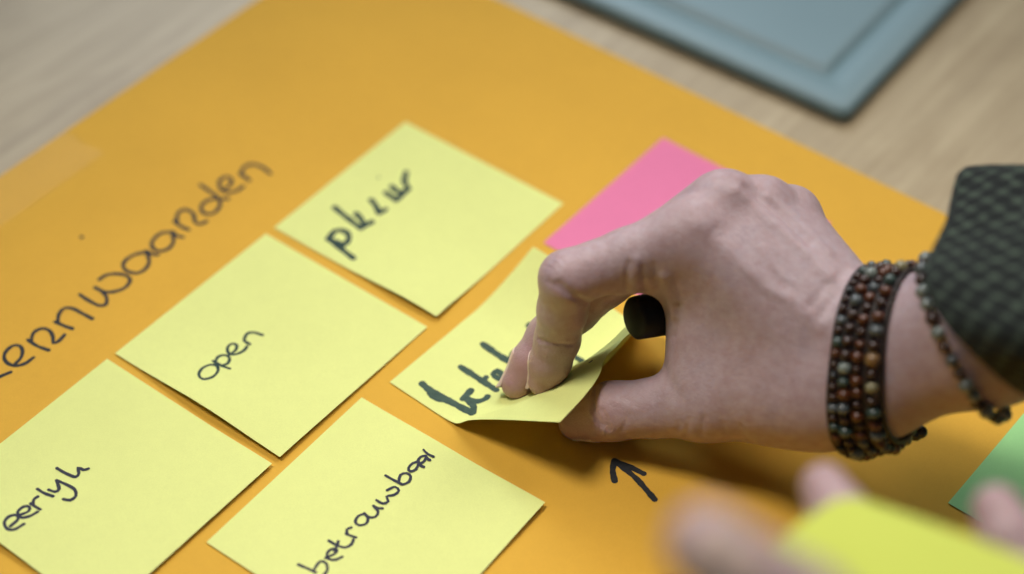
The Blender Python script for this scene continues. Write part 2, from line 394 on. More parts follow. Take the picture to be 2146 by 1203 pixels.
# ------------------------------------------------------------------ clear tape at the edge of the card
def tape_mat():
    m = N('matte_clear_tape'); c = m.coord(); n1 = m.noise(c, 60, 3)
    m.base(m.ramp(n1, [(0.3, (0.78, 0.70, 0.50)), (0.7, (0.86, 0.80, 0.62))])); m.set(Roughness=0.35)
    m.b.inputs['Alpha'].default_value = 0.024; return m.m
def tape_fn(U, V):
    o = corner - sv * ((corner - at(146, 287, 0)[:2]) @ sv); p = o[None, None] + su * (U * 0.022 - 0.0006)[..., None] - sv * (V * 0.24)[..., None]
    # torn end
    p = p + sv * (0.0006 * np.sin(U * 9) * (1 - V) ** 8)[..., None]
    return np.concatenate([p, np.full(U.shape + (1,), CARD + 0.00055)], -1)
o = grid_sheet('adhesive_tape', tape_fn, 10, 20, 0.0001, tape_mat())
tag(o, 'strip of matte clear tape along the left edge of the orange sheet', 'tape')

# ------------------------------------------------------------------ flat blue-grey case in the background
def case_mat():
    m = N('blue_grey_satin_plastic'); c = m.coord(); n1 = m.noise(c, 9, 3); n2 = m.noise(c, 900, 2)
    m.base(m.ramp(n1, [(0.3, (0.155, 0.245, 0.275)), (0.7, (0.18, 0.275, 0.305))])); m.set(Roughness=0.45, Specular_IOR_Level=0.5); m.bump(n2, 0.05, 0.0003); return m.m
MAT['case'] = case_mat()
CZ = 7.0
cc = at(1777, 238, CZ)[:2]; e1 = at(1245, 2, CZ)[:2] - cc; e1 /= np.linalg.norm(e1)
e2 = np.array([e1[1], -e1[0]])
if (at(2040, 0, CZ)[:2] - cc) @ e2 < 0: e2 = -e2
case = empty('flat_case', (cc[0], cc[1], 0))
tag(case, 'blue-grey flat plastic case with raised panel, beyond the orange sheet', 'case')
def rrect(a, b, rad, inset, n=8):
    P = []
    for (cx, cy, a0) in ((a - inset - rad, b - inset - rad, 0), (inset + rad, b - inset - rad, 90), (inset + rad, inset + rad, 180), (a - inset - rad, inset + rad, 270)):
        for k in range(n + 1):
            th = math.radians(a0 + 90 * k / n); P.append((cx + rad * math.cos(th), cy + rad * math.sin(th)))
    return P
def loft(name, rings, mat, parent, smooth=True, closed=True, cap=True):
    V = [p for r in rings for p in r]; n = len(rings[0]); F = []
    for i in range(len(rings) - 1):
        for j in range(n if closed else n - 1):
            k = (j + 1) % n; F.append((i * n + j, i * n + k, (i + 1) * n + k, (i + 1) * n + j))
    if cap: F.append(tuple(range(n))[::-1]); F.append(tuple((len(rings) - 1) * n + j for j in range(n)))
    me = mesh_np(name, V, F); bm = bmesh.new(); bm.from_mesh(me); bmesh.ops.recalc_face_normals(bm, faces=bm.faces)
    for e in bm.edges:
        if len(e.link_faces) == 2 and e.calc_face_angle(0) > 0.9: e.smooth = False
    bm.to_mesh(me); bm.free()
    return link(name, me, mat, parent, smooth)
def case_ring(inset, z, rad):
    return [tuple(np.append(e1 * q[0] + e2 * q[1], z)) for q in rrect(0.36, 0.25, rad, inset)]
loft('rim', [case_ring(0.0020, 0.0008, 0.003), case_ring(0.0007, 0.0016, 0.004), case_ring(0.0, 0.0030, 0.0045), case_ring(0.0004, 0.0048, 0.0045), case_ring(0.0016, 0.0063, 0.004), case_ring(0.0034, 0.0070, 0.003),
              case_ring(0.0140, 0.0070, 0.003), case_ring(0.0146, 0.0067, 0.003), case_ring(0.0180, 0.0042, 0.0025)], MAT['case'], case)
loft('raised_panel', [case_ring(0.0176, 0.0036, 0.0025), case_ring(0.0184, 0.0042, 0.0025), case_ring(0.0214, 0.0066, 0.0025), case_ring(0.0222, 0.0069, 0.0025), case_ring(0.024, 0.0070, 0.0025)], MAT['case'], case)
for (a, b) in ((0.03, 0.03), (0.33, 0.03), (0.03, 0.22), (0.33, 0.22)):
    c_ = e1 * a + e2 * b
    loft('rubber_foot', [[(c_[0] + 0.006 * math.cos(t_), c_[1] + 0.006 * math.sin(t_), z) for t_ in np.linspace(0, 6.2832, 13)[:-1]] for z in (0.0, 0.0014)], MAT['ink_black'], case)

# ------------------------------------------------------------------ signed distance modelling of the hands (millimetres)
def rcone(P, a, b, r1, r2):
    a = np.asarray(a, np.float32); b = np.asarray(b, np.float32); ba = b - a; L = float(ba @ ba) + 1e-9
    pa = P - a; tt = np.clip(pa @ ba / L, 0, 1)
    d = pa - tt[:, None] * ba
    return np.sqrt((d * d).sum(1)) - (r1 + (r2 - r1) * tt)
def smin(a, b, k):
    h_ = np.maximum(k - np.abs(a - b), 0) / k
    return np.minimum(a, b) - h_ * h_ * k * 0.25
def seg_dist(P, line):
    d = np.full(len(P), 1e9, np.float32)
    for i in range(len(line) - 1): d = np.minimum(d, rcone(P, line[i], line[i + 1], 0, 0))
    return d
def pm(px, py, z): return at(px, py, z) * 1000
def dm(px, py, dep): return deep(px, py, dep) * 1000

def surface_nets(f, lo, hi, h, band=5.0, cf=4):
    H = h * cf
    n = np.ceil((np.array(hi) - np.array(lo)) / H).astype(int) + 1
    ax = [np.arange(n[i]) * H + lo[i] for i in range(3)]
    G = np.stack(np.meshgrid(*ax, indexing='ij'), -1).reshape(-1, 3).astype(np.float32)
    C = f(G).reshape(n)
    m = n * cf
    big = C.repeat(cf, 0).repeat(cf, 1).repeat(cf, 2)
    near = np.abs(C) < 2.1 * H
    nb = near.repeat(cf, 0).repeat(cf, 1).repeat(cf, 2)
    D = np.where(big > 0, 9.0, -9.0).astype(np.float32)
    I = np.argwhere(nb); P = (I * h + np.array(lo)).astype(np.float32)
    vals = np.empty(len(P), np.float32)
    for s_ in range(0, len(P), 400000): vals[s_:s_ + 400000] = f(P[s_:s_ + 400000])
    D[nb] = vals
    ins = D < 0
    # cells
    sh = D.shape; c0 = np.zeros((sh[0] - 1, sh[1] - 1, sh[2] - 1), np.int8)
    for dx in (0, 1):
        for dy in (0, 1):
            for dz in (0, 1): c0 += ins[dx:sh[0] - 1 + dx, dy:sh[1] - 1 + dy, dz:sh[2] - 1 + dz]
    act = (c0 > 0) & (c0 < 8); cells = np.argwhere(act); vid = np.full(act.shape, -1, np.int64); vid[act] = np.arange(len(cells))
    acc = np.zeros((len(cells), 3)); cnt = np.zeros(len(cells))
    corners = [(dx, dy, dz) for dx in (0, 1) for dy in (0, 1) for dz in (0, 1)]
    vals = {c: D[cells[:, 0] + c[0], cells[:, 1] + c[1], cells[:, 2] + c[2]] for c in corners}
    for a in corners:
        for ax_ in range(3):
            if a[ax_] == 0:
                b = list(a); b[ax_] = 1; b = tuple(b); va, vb = vals[a], vals[b]; mk = (va < 0) != (vb < 0)
                tt = np.where(mk, va / np.where(mk, va - vb, 1), 0)
                pt = np.tile(np.array(a, float), (len(cells), 1)); pt[:, ax_] += tt
                acc[mk] += pt[mk]; cnt[mk] += 1
    V = (cells + acc / cnt[:, None]) * h + np.array(lo)
    F = []
    for ax_ in range(3):
        o1, o2 = [(1, 2), (2, 0), (0, 1)][ax_]
        s0 = [slice(None)] * 3; s1 = [slice(None)] * 3; s0[ax_] = slice(0, -1); s1[ax_] = slice(1, None)
        A, B = ins[tuple(s0)], ins[tuple(s1)]; E = np.argwhere(A != B)
        E = E[(E[:, o1] > 0) & (E[:, o2] > 0) & (E[:, o1] < act.shape[o1]) & (E[:, o2] < act.shape[o2])]
        q = []
        for (d1, d2) in ((1, 1), (0, 1), (0, 0), (1, 0)):
            ee = E.copy(); ee[:, o1] -= d1; ee[:, o2] -= d2; q.append(vid[ee[:, 0], ee[:, 1], ee[:, 2]])
        q = np.stack(q, 1); flip = ~A[E[:, 0], E[:, 1], E[:, 2]]
        q[flip] = q[flip][:, ::-1]; F.append(q)
    return V, np.concatenate(F)

def mesh_fast(name, V, F):
    me = bpy.data.meshes.new(name)
    me.vertices.add(len(V)); me.vertices.foreach_set('co', np.asarray(V, np.float32).ravel())
    me.loops.add(len(F) * 4); me.loops.foreach_set('vertex_index', np.asarray(F, np.int32).ravel())
    me.polygons.add(len(F)); me.polygons.foreach_set('loop_start', np.arange(len(F), dtype=np.int32) * 4)
    me.update(calc_edges=True); me.validate(); return me

def march(f, px, py, d0=0.50, d1=0.66):
    """first point of the surface along the line of sight, for laying creases on the skin"""
    dd = np.linspace(d0, d1, 260); P = (CP + dd[:, None] * ray(px, py)) * 1000
    v = f(P.astype(np.float32)); i = int(np.argmax(v < 0)) if (v < 0).any() else int(v.argmin()); return P[i]

def skin_mat():
    m = N('skin'); c = m.coord()
    at_ = m.n('ShaderNodeAttribute', attribute_name='flush')
    n1 = m.noise(c, 70, 4, 0.6); n2 = m.noise(c, 320, 4, 0.65); n3 = m.noise(c, 1500, 3, 0.6)
    a = m.ramp(n1, [(0.30, (0.365, 0.25, 0.262)), (0.52, (0.44, 0.32, 0.335)), (0.72, (0.37, 0.28, 0.315))])
    b = m.mix(0.30, a, m.ramp(n2, [(0.33, (0.25, 0.155, 0.165)), (0.62, (0.40, 0.345, 0.385))]))
    d = m.mix(at_.outputs['Fac'], b, (0.42, 0.20, 0.18))
    m.base(d); m.set(Roughness=0.47, Specular_IOR_Level=0.42, Subsurface_Weight=0.18, Subsurface_Scale=0.0035)
    m.b.inputs['Subsurface Radius'].default_value = (1.0, 0.38, 0.22)
    v = m.n('ShaderNodeTexVoronoi', feature='DISTANCE_TO_EDGE'); v.inputs['Scale'].default_value = 780; m.l(c, v.inputs['Vector'])
    r = m.ramp(v.outputs[0], [(0.0, (0, 0, 0)), (0.12, (1, 1, 1))])
    st = m.coord((1, 1.9, 1), (0, 0, math.radians(35))); w = m.noise(st, 330, 4, 0.6)
    b1 = m.bump(r, 0.22, 0.0003); b2 = m.bump(n3, 0.25, 0.0005, b1); m.bump(w, 0.22, 0.0009, b2)
    return m.m
MAT['skin'] = skin_mat()
def nail_mat():
    m = N('fingernail'); c = m.coord(); n1 = m.noise(c, 300, 3)
    m.base(m.ramp(n1, [(0.3, (0.60, 0.44, 0.38)), (0.7, (0.70, 0.54, 0.47))])); m.set(Roughness=0.42, Coat_Weight=0.05, Subsurface_Weight=0.1, Subsurface_Scale=0.002); return m.m
MAT['nail'] = nail_mat()

# ---- right hand: joints
J = {k: pm(*v) for k, v in dict(
    w_ul=(1854, 716, 58), w_ra=(1816, 794, 46),
    i0=(1446, 492, 72), i1=(1190, 584, 60), i2=(1168, 712, 32), i3=(1141, 797, 15.5),
    m0=(1510, 432, 75), m1=(1264, 588, 50), m2=(1150, 704, 22), m3=(1084, 803, 8.6),
    r0=(1592, 440, 72), r1=(1415, 560, 50), r2=(1440, 650, 24), r3=(1500, 690, 18),
    p0=(1654, 458, 66), p1=(1520, 560, 44), p2=(1530, 640, 22), p3=(1580, 690, 18),
    t0=(1705, 826, 38), t1=(1480, 846, 25), t2=(1282, 862, 14), t3=(1208, 885, 6.8),
    f_ul=(2090, 636, 84), f_ra=(2075, 718, 70)).items()}
far = lambda a, b, L: J[b] + (J[b] - J[a]) / np.linalg.norm(J[b] - J[a]) * L
J['g_ul'] = far('w_ul', 'f_ul', 120); J["g_ra"] = far("w_ra", "f_ra", 120)
DN = np.cross(J['i0'] - J['w_ra'], J['p0'] - J['w_ul']); DN /= np.linalg.norm(DN)
if DN[2] < 0: DN = -DN
def lerp(a, b, t_): return a + (b - a) * t_
def hand_base(P):
    parts = [
        (pm(1765, 745, 52), J['i0'], 13.0, 10.5), (pm(1775, 700, 57), J['m0'], 12.0, 10.0),
        (pm(1788, 685, 59), J['r0'], 11.5, 9.4), (pm(1790, 672, 58), J['p0'], 11.4, 9.3),
        (pm(1765, 745, 52) - DN * 9, J['m0'] - DN * 13, 11, 9), (pm(1790, 680, 55) - DN * 9, J['p0'] - DN * 11, 12, 9),
        (J['w_ul'], J['w_ra'], 16.5, 17.0),
        (J['w_ul'], J['f_ul'], 16.5, 17.5), (J['w_ra'], J['f_ra'], 17.0, 17.5),
        (J['f_ul'], J['g_ul'], 17.5, 20.0), (J['f_ra'], J['g_ra'], 17.5, 20.0)]
    d = None
    for a, b, r1, r2 in parts:
        q = rcone(P, a, b, r1, r2); d = q if d is None else smin(d, q, 9.0)
    # thumb metacarpal, thenar mass and the web to the index finger
    for a, b, r1, r2 in [(J['w_ra'], J['t0'], 15.0, 14.5), (J['t0'], J['t1'], 14.5, 11.2),
                         (pm(1570, 640, 52), pm(1590, 800, 34), 13.0, 13.0), (pm(1480, 610, 52), pm(1490, 780, 33), 9.5, 9.5),
                         (pm(1660, 700, 50), pm(1650, 800, 38), 14.0, 14.0), (pm(1446, 600, 53), pm(1452, 760, 33), 5.0, 6.5), (lerp(J['i0'], J['i1'], 0.40) - DN * 8.5, J['i0'] - DN * 11, 7.0, 9.5)]:
        d = smin(d, rcone(P, a, b, r1, r2), 12.0)
    # knuckles
    for k, r_, off in (('i0', 7.0, 4.2), ('m0', 7.0, 4.0), ('r0', 6.3, 3.4), ('p0', 6.0, 3.0)):
        c = J[k] + DN * off; d = smin(d, rcone(P, c, c + DN, r_, r_ - 0.5), 5.0)
    return d
def finger(P, js, rs, pulp=1.0):
    d = None
    a, b, c, e = js
    mid1, mid2 = lerp(a, b, 0.5), lerp(b, c, 0.5)
    r0, r1, r2, r3 = rs
    for p, q, u_, v_ in ((a, mid1, r0, r1 * 1.0), (mid1, b, r1 * 1.0, r1), (b, mid2, r1, (r1 + r2) / 2 * 0.97), (mid2, c, (r1 + r2) / 2 * 0.97, r2), (c, lerp(c, e, 0.55), r2, r3 * 1.04), (lerp(c, e, 0.55), e, r3 * 1.04, r3 * 0.86)):
        x = rcone(P, p, q, u_, v_); d = x if d is None else smin(d, x, 2.2)
    return d
IDX = [J['i0'], J['i1'], J['i2'], J['i3']]; MID = [J['m0'], J['m1'], J['m2'], J['m3']]
RIN = [J['r0'], J['r1'], J['r2'], J['r3']]; PIN = [J['p0'], J['p1'], J['p2'], J['p3']]
def fingers(P):
    i = finger(P, IDX, (10.6, 9.0, 7.3, 6.5)); m = finger(P, MID, (10.0, 8.8, 7.2, 6.4))
    r = finger(P, RIN, (9.4, 8.4, 7.2, 6.6)); p = finger(P, PIN, (8.6, 7.4, 6.5, 6.0))
    return smin(smin(i, m, 0.3), smin(r, p, 0.5), 0.5)
def thumb(P):
    a, b, c = J['t1'], J['t2'], J['t3']
    d = rcone(P, a, lerp(a, b, 0.5), 11.2, 9.4)
    d = smin(d, rcone(P, lerp(a, b, 0.5), b, 9.4, 9.7), 3)
    d = smin(d, rcone(P, b, lerp(b, c, 0.5), 9.0, 7.4), 3)
    return smin(d, rcone(P, lerp(b, c, 0.5), c, 7.4, 6.0), 3)
def hand_smooth(P):
    return smin(smin(hand_base(P), fingers(P), 5.0), thumb(P), 6.0)
# creases, tendons, folds: lines laid on the skin, (pixel line, depth mm (+ groove, - ridge), width mm)
LINES = [
    ([(1172, 596), (1190, 612), (1212, 627), (1232, 637)], 1.3, 1.3),
    ([(1150, 590), (1166, 600), (1180, 610)], 0.5, 0.8),
    ([(1146, 546), (1160, 550), (1172, 562)], 0.28, 0.6), ([(1142, 556), (1155, 562), (1165, 574)], 0.25, 0.6), ([(1152, 536), (1168, 540), (1182, 550)], 0.25, 0.6),
    ([(1240, 520), (1246, 545), (1244, 575)], 0.18, 1.2), ([(1270, 512), (1276, 540), (1274, 570)], 0.18, 1.2),
    ([(1300, 905), (1310, 890), (1316, 870)], 0.3, 0.8), ([(1520, 905), (1514, 885)], 0.25, 0.8), ([(1560, 912), (1552, 890)], 0.25, 0.9),
    ([(1130, 712), (1160, 719), (1200, 722)], 0.65, 0.8), ([(1136, 728), (1165, 733), (1195, 735)], 0.22, 0.7),
    ([(1318, 552), (1314, 578), (1312, 612)], 0.7, 1.1), ([(1334, 545), (1330, 580), (1332, 610)], -0.5, 1.6),
    ([(1368, 556), (1375, 575), (1384, 600)], 0.5, 1.5), ([(1345, 560), (1350, 590), (1356, 615)], 0.45, 1.0),
    ([(1392, 580), (1408, 620), (1415, 660)], -0.9, 2.0), ([(1420, 640), (1418, 680), (1412, 705)], 0.7, 1.4),
    ([(1250, 812), (1245, 840), (1250, 866), (1262, 890)], 0.9, 1.1), ([(1262, 860), (1270, 880), (1276, 900)], 0.55, 0.8), ([(1240, 858), (1250, 880), (1258, 905)], 0.35, 0.7),
    ([(1282, 838), (1305, 848), (1326, 858)], -0.25, 1.0),
    ([(1392, 770), (1402, 800), (1420, 830)], 0.5, 2.5),
    ([(1445, 880), (1440, 908)], 0.35, 0.9), ([(1475, 875), (1470, 910)], 0.35, 0.9), ([(1425, 885), (1418, 905)], 0.25, 0.8),
    ([(1545, 400), (1600, 450), (1670, 510), (1740, 580)], -0.9, 2.2), ([(1575, 402), (1630, 450), (1690, 510)], 0.5, 2.0),
    ([(1612, 412), (1670, 460), (1735, 530)], -0.6, 2.0), ([(1470, 470), (1540, 540), (1640, 620), (1720, 680)], -0.6, 3.0),
    ([(1500, 480), (1490, 492), (1508, 496)], 0.35, 1.2),
    ([(1560, 395), (1556, 408), (1566, 424)], 0.5, 2.0),
    ([(1640, 600), (1655, 640), (1640, 680)], 0.22, 3.0), ([(1700, 640), (1730, 600), (1770, 570)], 0.3, 1.6), ([(1715, 670), (1745, 630), (1780, 600)], 0.25, 1.5),
    ([(1560, 560), (1600, 600), (1660, 630)], -0.35, 1.4), ([(1600, 520), (1620, 560), (1660, 590)], -0.3, 1.2)]
L3 = [([march(hand_smooth, *p) for p in smooth_line(l_, 22.0)], dp, wd) for l_, dp, wd in LINES]
def hand_sdf(P):
    d = hand_smooth(P); nr = np.abs(d) < 3.5
    if nr.any():
        Q = P[nr]; a = np.zeros(len(Q), np.float32)
        for l_, dp, wd in L3:
            lo = np.min(l_, 0) - 4 * wd; hi = np.max(l_, 0) + 4 * wd
            k = ((Q > lo) & (Q < hi)).all(1)
            if k.any(): a[k] += dp * np.exp(-(seg_dist(Q[k], l_) / wd) ** 2)
        d = d.copy(); d[nr] += a
    return d
allj = np.array(list(J.values()))
V, F = surface_nets(hand_sdf, allj.min(0) - 30, allj.max(0) + 32, 0.62)
person = empty('person', (0.16, -0.10, 0.0))
tag(person, 'person in dark patterned sleeve, one hand peeling a yellow note, other holding a pad', 'person')
me = mesh_fast('right_hand', V / 1000, F)
fl = np.zeros(len(V))
for k, r_, s_ in (('i0', 9, .22), ('m0', 9, .20), ('r0', 8, .2), ('p0', 8, .2), ('i1', 11, .25), ('i2', 9, .20), ('i3', 12, .40), ('m3', 12, .40), ('m1', 10, .2), ('t2', 11, .28), ('t3', 12, .40)):
    fl += s_ * np.exp(-(((V - J[k]) ** 2).sum(1)) / (r_ ** 2 * 1.6))
me.attributes.new('flush', 'FLOAT', 'POINT').data.foreach_set('value', np.clip(fl, 0, .6).astype(np.float32))
right = link('right_hand', me, MAT['skin']); keep(right, person)
right['label'] = 'right hand pinching the lifted note, thumb under it'

def nail(f, base, tip, dorsal, width_ang, l0, l1, parent):
    """curved plate following the skin: from l0 to l1 along base->tip"""
    ax = (tip - base) / np.linalg.norm(tip - base); L = np.linalg.norm(tip - base)
    dd = dorsal - ax * (dorsal @ ax); dd /= np.linalg.norm(dd); sd = np.cross(ax, dd)
    nu, nv = 10, 12; G = np.zeros((nu + 1, nv + 1, 3)); NR = np.zeros_like(G)
    for i in range(nu + 1):
        for j in range(nv + 1):
            th = (j / nv * 2 - 1) * width_ang; s_ = (l0 + (l1 - l0) * i / nu) * L
            edge = abs(j / nv * 2 - 1)
            if i == 0: s_ += (edge ** 2) * 1.4
            if i == nu: s_ -= (edge ** 2.5) * 1.6
            o_ = base + ax * s_; dr = dd * math.cos(th) + sd * math.sin(th)
            rr = np.linspace(0, 14, 240); v_ = f((o_ + rr[:, None] * dr).astype(np.float32)); k = np.argmax(v_ > 0) if (v_ > 0).any() else 0
            r_ = rr[k]
            if s_ > L: r_ = max(r_, 5.2)
            G[i, j] = o_ + dr * (r_ + 0.22 - 0.35 * edge ** 4); NR[i, j] = dr
    top = G.reshape(-1, 3); bot = (G - NR * 0.5).reshape(-1, 3); idx = np.arange(len(top)).reshape(nu + 1, nv + 1); off = len(top); Fq = []
    q = np.stack([idx[:-1, :-1], idx[1:, :-1], idx[1:, 1:], idx[:-1, 1:]], -1).reshape(-1, 4); Fq += q.tolist() + (q[:, ::-1] + off).tolist()
    lp = list(idx[:, 0]) + list(idx[-1, 1:]) + list(idx[-2::-1, -1]) + list(idx[0, -2:0:-1])
    for i in range(len(lp)): a_, b_ = lp[i], lp[(i + 1) % len(lp)]; Fq.append([b_, a_, a_ + off, b_ + off])
    o = link('fingernail', mesh_np('fingernail', np.concatenate([top, bot]) / 1000 - np.array(parent.parent.location), Fq), MAT['nail'])
    o.parent = parent; o.location = (0, 0, 0)
    o.matrix_parent_inverse = Matrix.Identity(4)
    # parent right_hand sits at -person location inside person, so cancel that offset
    o.location = -Vector(parent.location)
    return o
nail(lambda P: finger(P, IDX, (10.6, 9.0, 7.3, 6.5)), J['i2'], J['i3'], np.array([-1.0, 0.42, 0.0]), 0.72, 0.5, 1.30, right)
nail(lambda P: finger(P, MID, (10.0, 8.8, 7.2, 6.4)), J['m2'], J['m3'], np.array([-1.0, 0.42, 0.0]), 0.72, 0.5, 1.28, right)
nail(thumb, J['t2'], J['t3'], np.array([0.1, -0.45, -0.9]), 0.95, 0.55, 1.22, right)

# ------------------------------------------------------------------ sleeve
def sleeve_mat():
    m = N('dark_patterned_cloth'); tc = m.n('ShaderNodeTexCoord'); mp = m.n('ShaderNodeMapping'); mp.inputs['Rotation'].default_value = (0, 0, math.radians(45)); m.l(tc.outputs['UV'], mp.inputs[0])
    ns = m.noise(mp.outputs[0], 6, 2)
    v = m.n('ShaderNodeTexVoronoi', feature='F1', voronoi_dimensions='2D'); v.inputs['Scale'].default_value = 1.0; v.inputs['Randomness'].default_value = 0.18
    m.l(mp.outputs[0], v.inputs['Vector'])
    v2 = m.n('ShaderNodeTexVoronoi', feature='DISTANCE_TO_EDGE', voronoi_dimensions='2D'); v2.inputs['Scale'].default_value = 1.0; v2.inputs['Randomness'].default_value = 0.18
    m.l(mp.outputs[0], v2.inputs['Vector'])
    blob = m.ramp(v.outputs['Distance'], [(0.37, (0.002, 0.003, 0.004)), (0.48, (0.020, 0.029, 0.023)), (0.64, (0.060, 0.085, 0.060))])
    c = m.mix(0.15, blob, m.ramp(ns, [(0.35, (0.006, 0.009, 0.009)), (0.7, (0.05, 0.065, 0.045))]))
    wv = m.noise(mp.outputs[0], 45, 2)
    m.base(c); m.set(Roughness=0.8, Specular_IOR_Level=0.2, Sheen_Weight=0.08); m.bump(wv, 0.3, 0.0008)
    return m.m
MAT['sleeve'] = sleeve_mat()
def make_sleeve(name, centers, axes, radii, parent, mat, upv, nseg=96, sub=60, uvs=0.0068):
    """loose tube: centres (mm), axes, (r_up, r_side) per key ring"""
    K = len(centers); V = []; UV = []
    ts = np.linspace(0, K - 1, sub)
    ci = np.array(centers); ai = np.array(axes); ri = np.array(radii, float)
    run = 0.0; prev = None
    for t_ in ts:
        i = min(int(t_), K - 2); f_ = t_ - i; f2 = f_
        c = lerp(ci[i], ci[i + 1], f2); a = lerp(ai[i], ai[i + 1], f2); a /= np.linalg.norm(a); rr = lerp(ri[i], ri[i + 1], f2)
        if prev is not None: run += np.linalg.norm(c - prev)
        prev = c
        up = upv - a * (upv @ a); up /= np.linalg.norm(up); sd = np.cross(a, up)
        for j in range(nseg):
            th = 2 * math.pi * j / nseg
            ru = rr[0] if math.cos(th) > 0 else rr[1]
            wr = 1 + 0.035 * math.sin(3 * th + run * 0.06) + 0.03 * math.sin(5 * th - run * 0.10 + 1) * (1 if t_ > 0.2 else t_ * 5) + 0.02 * math.sin(run * 0.35 + 2 * th)
            V.append(c + (up * math.cos(th) * ru + sd * math.sin(th) * rr[2]) * wr); UV.append((j, run))
    V = np.array(V); Fq = []
    for i in range(sub - 1):
        for j in range(nseg): k = (j + 1) % nseg; Fq.append((i * nseg + j, i * nseg + k, (i + 1) * nseg + k, (i + 1) * nseg + j))
    me = mesh_np(name, V / 1000, Fq); uvl = me.uv_layers.new(name='UVMap')
    circ = 2 * math.pi * (ri[:, 2].mean())
    nper = round(circ / (uvs * 1000))
    for p in me.polygons:
        for li in p.loop_indices:
            vi = me.loops[li].vertex_index; j = vi % nseg; r_ = UV[vi][1]
            lj = j if not (j == 0 and (p.index % nseg) == nseg - 1) else nseg
            uvl.data[li].uv = (lj / nseg * nper, r_ / (uvs * 1000 * 1.25))
    o = link(name, me, mat); keep(o, parent)
    md = o.modifiers.new('thick', 'SOLIDIFY'); md.thickness = 0.0011; md.offset = -1
    return o
fax = (J['f_ul'] + J['f_ra']) / 2 - (J['w_ul'] + J['w_ra']) / 2; fax /= np.linalg.norm(fax)
fc = (J['f_ul'] + J['f_ra']) / 2
upv = RC[:, 1]
def resample(P, n):
    Q = np.concatenate([P, P[:1]]); L = np.concatenate([[0], np.cumsum(np.linalg.norm(np.diff(Q, axis=0), axis=1))])
    s_ = np.linspace(0, L[-1], n + 1)[:-1]; return np.stack([np.interp(s_, L, Q[:, i]) for i in range(3)], 1), L[-1]
CUFF = [(2028, 353, .560), (2006, 367, .556), (1993, 419, .550), (1985, 463, .542), (1954, 523, .532), (1938, 561, .526), (1936, 598, .522), (1957, 649, .518), (1990, 693, .515), (2034, 737, .515), (2089, 786, .518), (2127, 814, .525), (2160, 826, .538),
        (2200, 800, .562), (2210, 740, .585), (2195, 660, .600), (2165, 560, .604), (2125, 460, .598), (2085, 392, .585), (2055, 360, .572)]
def cuffed_sleeve(name, cuff, sweep, keys, parent, mat, uvs=4.7, nseg=128, sub=64):
    """cloth tube that starts at a free-form cuff line and is swept back along the arm; keys: (distance mm, scale)"""
    R0 = np.array([dm(*q) for q in cuff]); R0, L = resample(R0, nseg * 3)
    for _ in range(10): R0 = (np.roll(R0, 1, 0) + 2 * R0 + np.roll(R0, -1, 0)) / 4
    R0 = R0[::3]; c0 = R0.mean(0); ks = np.array(keys, float)
    flat = R0 - c0; flat = flat - np.outer(flat @ sweep, sweep)          # the ring squared to the arm
    V = []; runs = np.linspace(0, 1, sub) ** 1.15 * ks[-1, 0]
    for rn in runs:
        sc = np.interp(rn, ks[:, 0], ks[:, 1]); k = sstep(0, 60, rn)
        ring = c0 + sweep * rn + ((R0 - c0) * (1 - k) + flat * k) * sc
        th = np.arange(nseg) / nseg * 2 * math.pi
        wr = 0.9 * np.sin(3 * th + rn * 0.07) + 0.8 * np.sin(5 * th - rn * 0.13 + 1) + 0.5 * np.sin(9 * th + rn * 0.21 + 2)
        ring = ring + (flat / np.linalg.norm(flat, axis=1, keepdims=True)) * (wr * min(1, 0.25 + rn / 20))[:, None]
        V.append(ring)
    V = np.array(V).reshape(-1, 3); Fq = []
    # stitched hem: a slightly thicker rolled edge
    for i in range(sub - 1):
        for j in range(nseg): k = (j + 1) % nseg; Fq.append((i * nseg + j, i * nseg + k, (i + 1) * nseg + k, (i + 1) * nseg + j))
    me = mesh_np(name, V / 1000, Fq); uvl = me.uv_layers.new(name='UVMap'); nper = round(L / uvs)
    for p in me.polygons:
        for li in p.loop_indices:
            vi = me.loops[li].vertex_index; j = vi % nseg; lj = nseg if (j == 0 and (p.index % nseg) == nseg - 1) else j
            uvl.data[li].uv = (lj / nseg * nper, runs[vi // nseg] / uvs)
    o = link(name, me, mat); keep(o, parent)
    md = o.modifiers.new('thick', 'SOLIDIFY'); md.thickness = 0.0012; md.offset = 0
    return o
SWP = 0.90 * (0.99 * RC[:, 0] - 0.02 * RC[:, 1]) + 0.34 * RC[:, 2]; SWP /= np.linalg.norm(SWP)
sl = cuffed_sleeve('sleeve', CUFF, SWP, [(0, 1.0), (12, 1.03), (60, 1.06), (220, 1.35)], person, MAT['sleeve'])
sl['label'] = 'dark green and black patterned sleeve cuff'

# ------------------------------------------------------------------ marker pen held in the palm
def black_mat():
    m = N('black_pen_plastic'); c = m.coord(); n1 = m.noise(c, 500, 2)
    m.base(m.ramp(n1, [(0.3, (0.003, 0.003, 0.0035)), (0.7, (0.006, 0.006, 0.0065))])); m.set(Roughness=0.5, Specular_IOR_Level=0.25); return m.m
MAT['pen'] = black_mat()
pen = empty('marker_pen', tuple(at(1327, 668, 43))); tag(pen, 'black capped marker pen held in the palm of the hand', 'marker')
pa = np.array([0.86, 0.46, -0.20]); pa /= np.linalg.norm(pa)
def turned(name, prof, mat, parent, origin, axis, n=40):
    up = np.array([0, 0, 1.0]); s1 = np.cross(axis, up); s1 /= np.linalg.norm(s1); s2 = np.cross(s1, axis)
    rings = [[tuple((origin + axis * x + (s1 * math.cos(t_) + s2 * math.sin(t_)) * r_)) for t_ in np.linspace(0, 2 * math.pi, n + 1)[:-1]] for x, r_ in prof]
    return loft(name, rings, mat, parent)
mm = 0.001
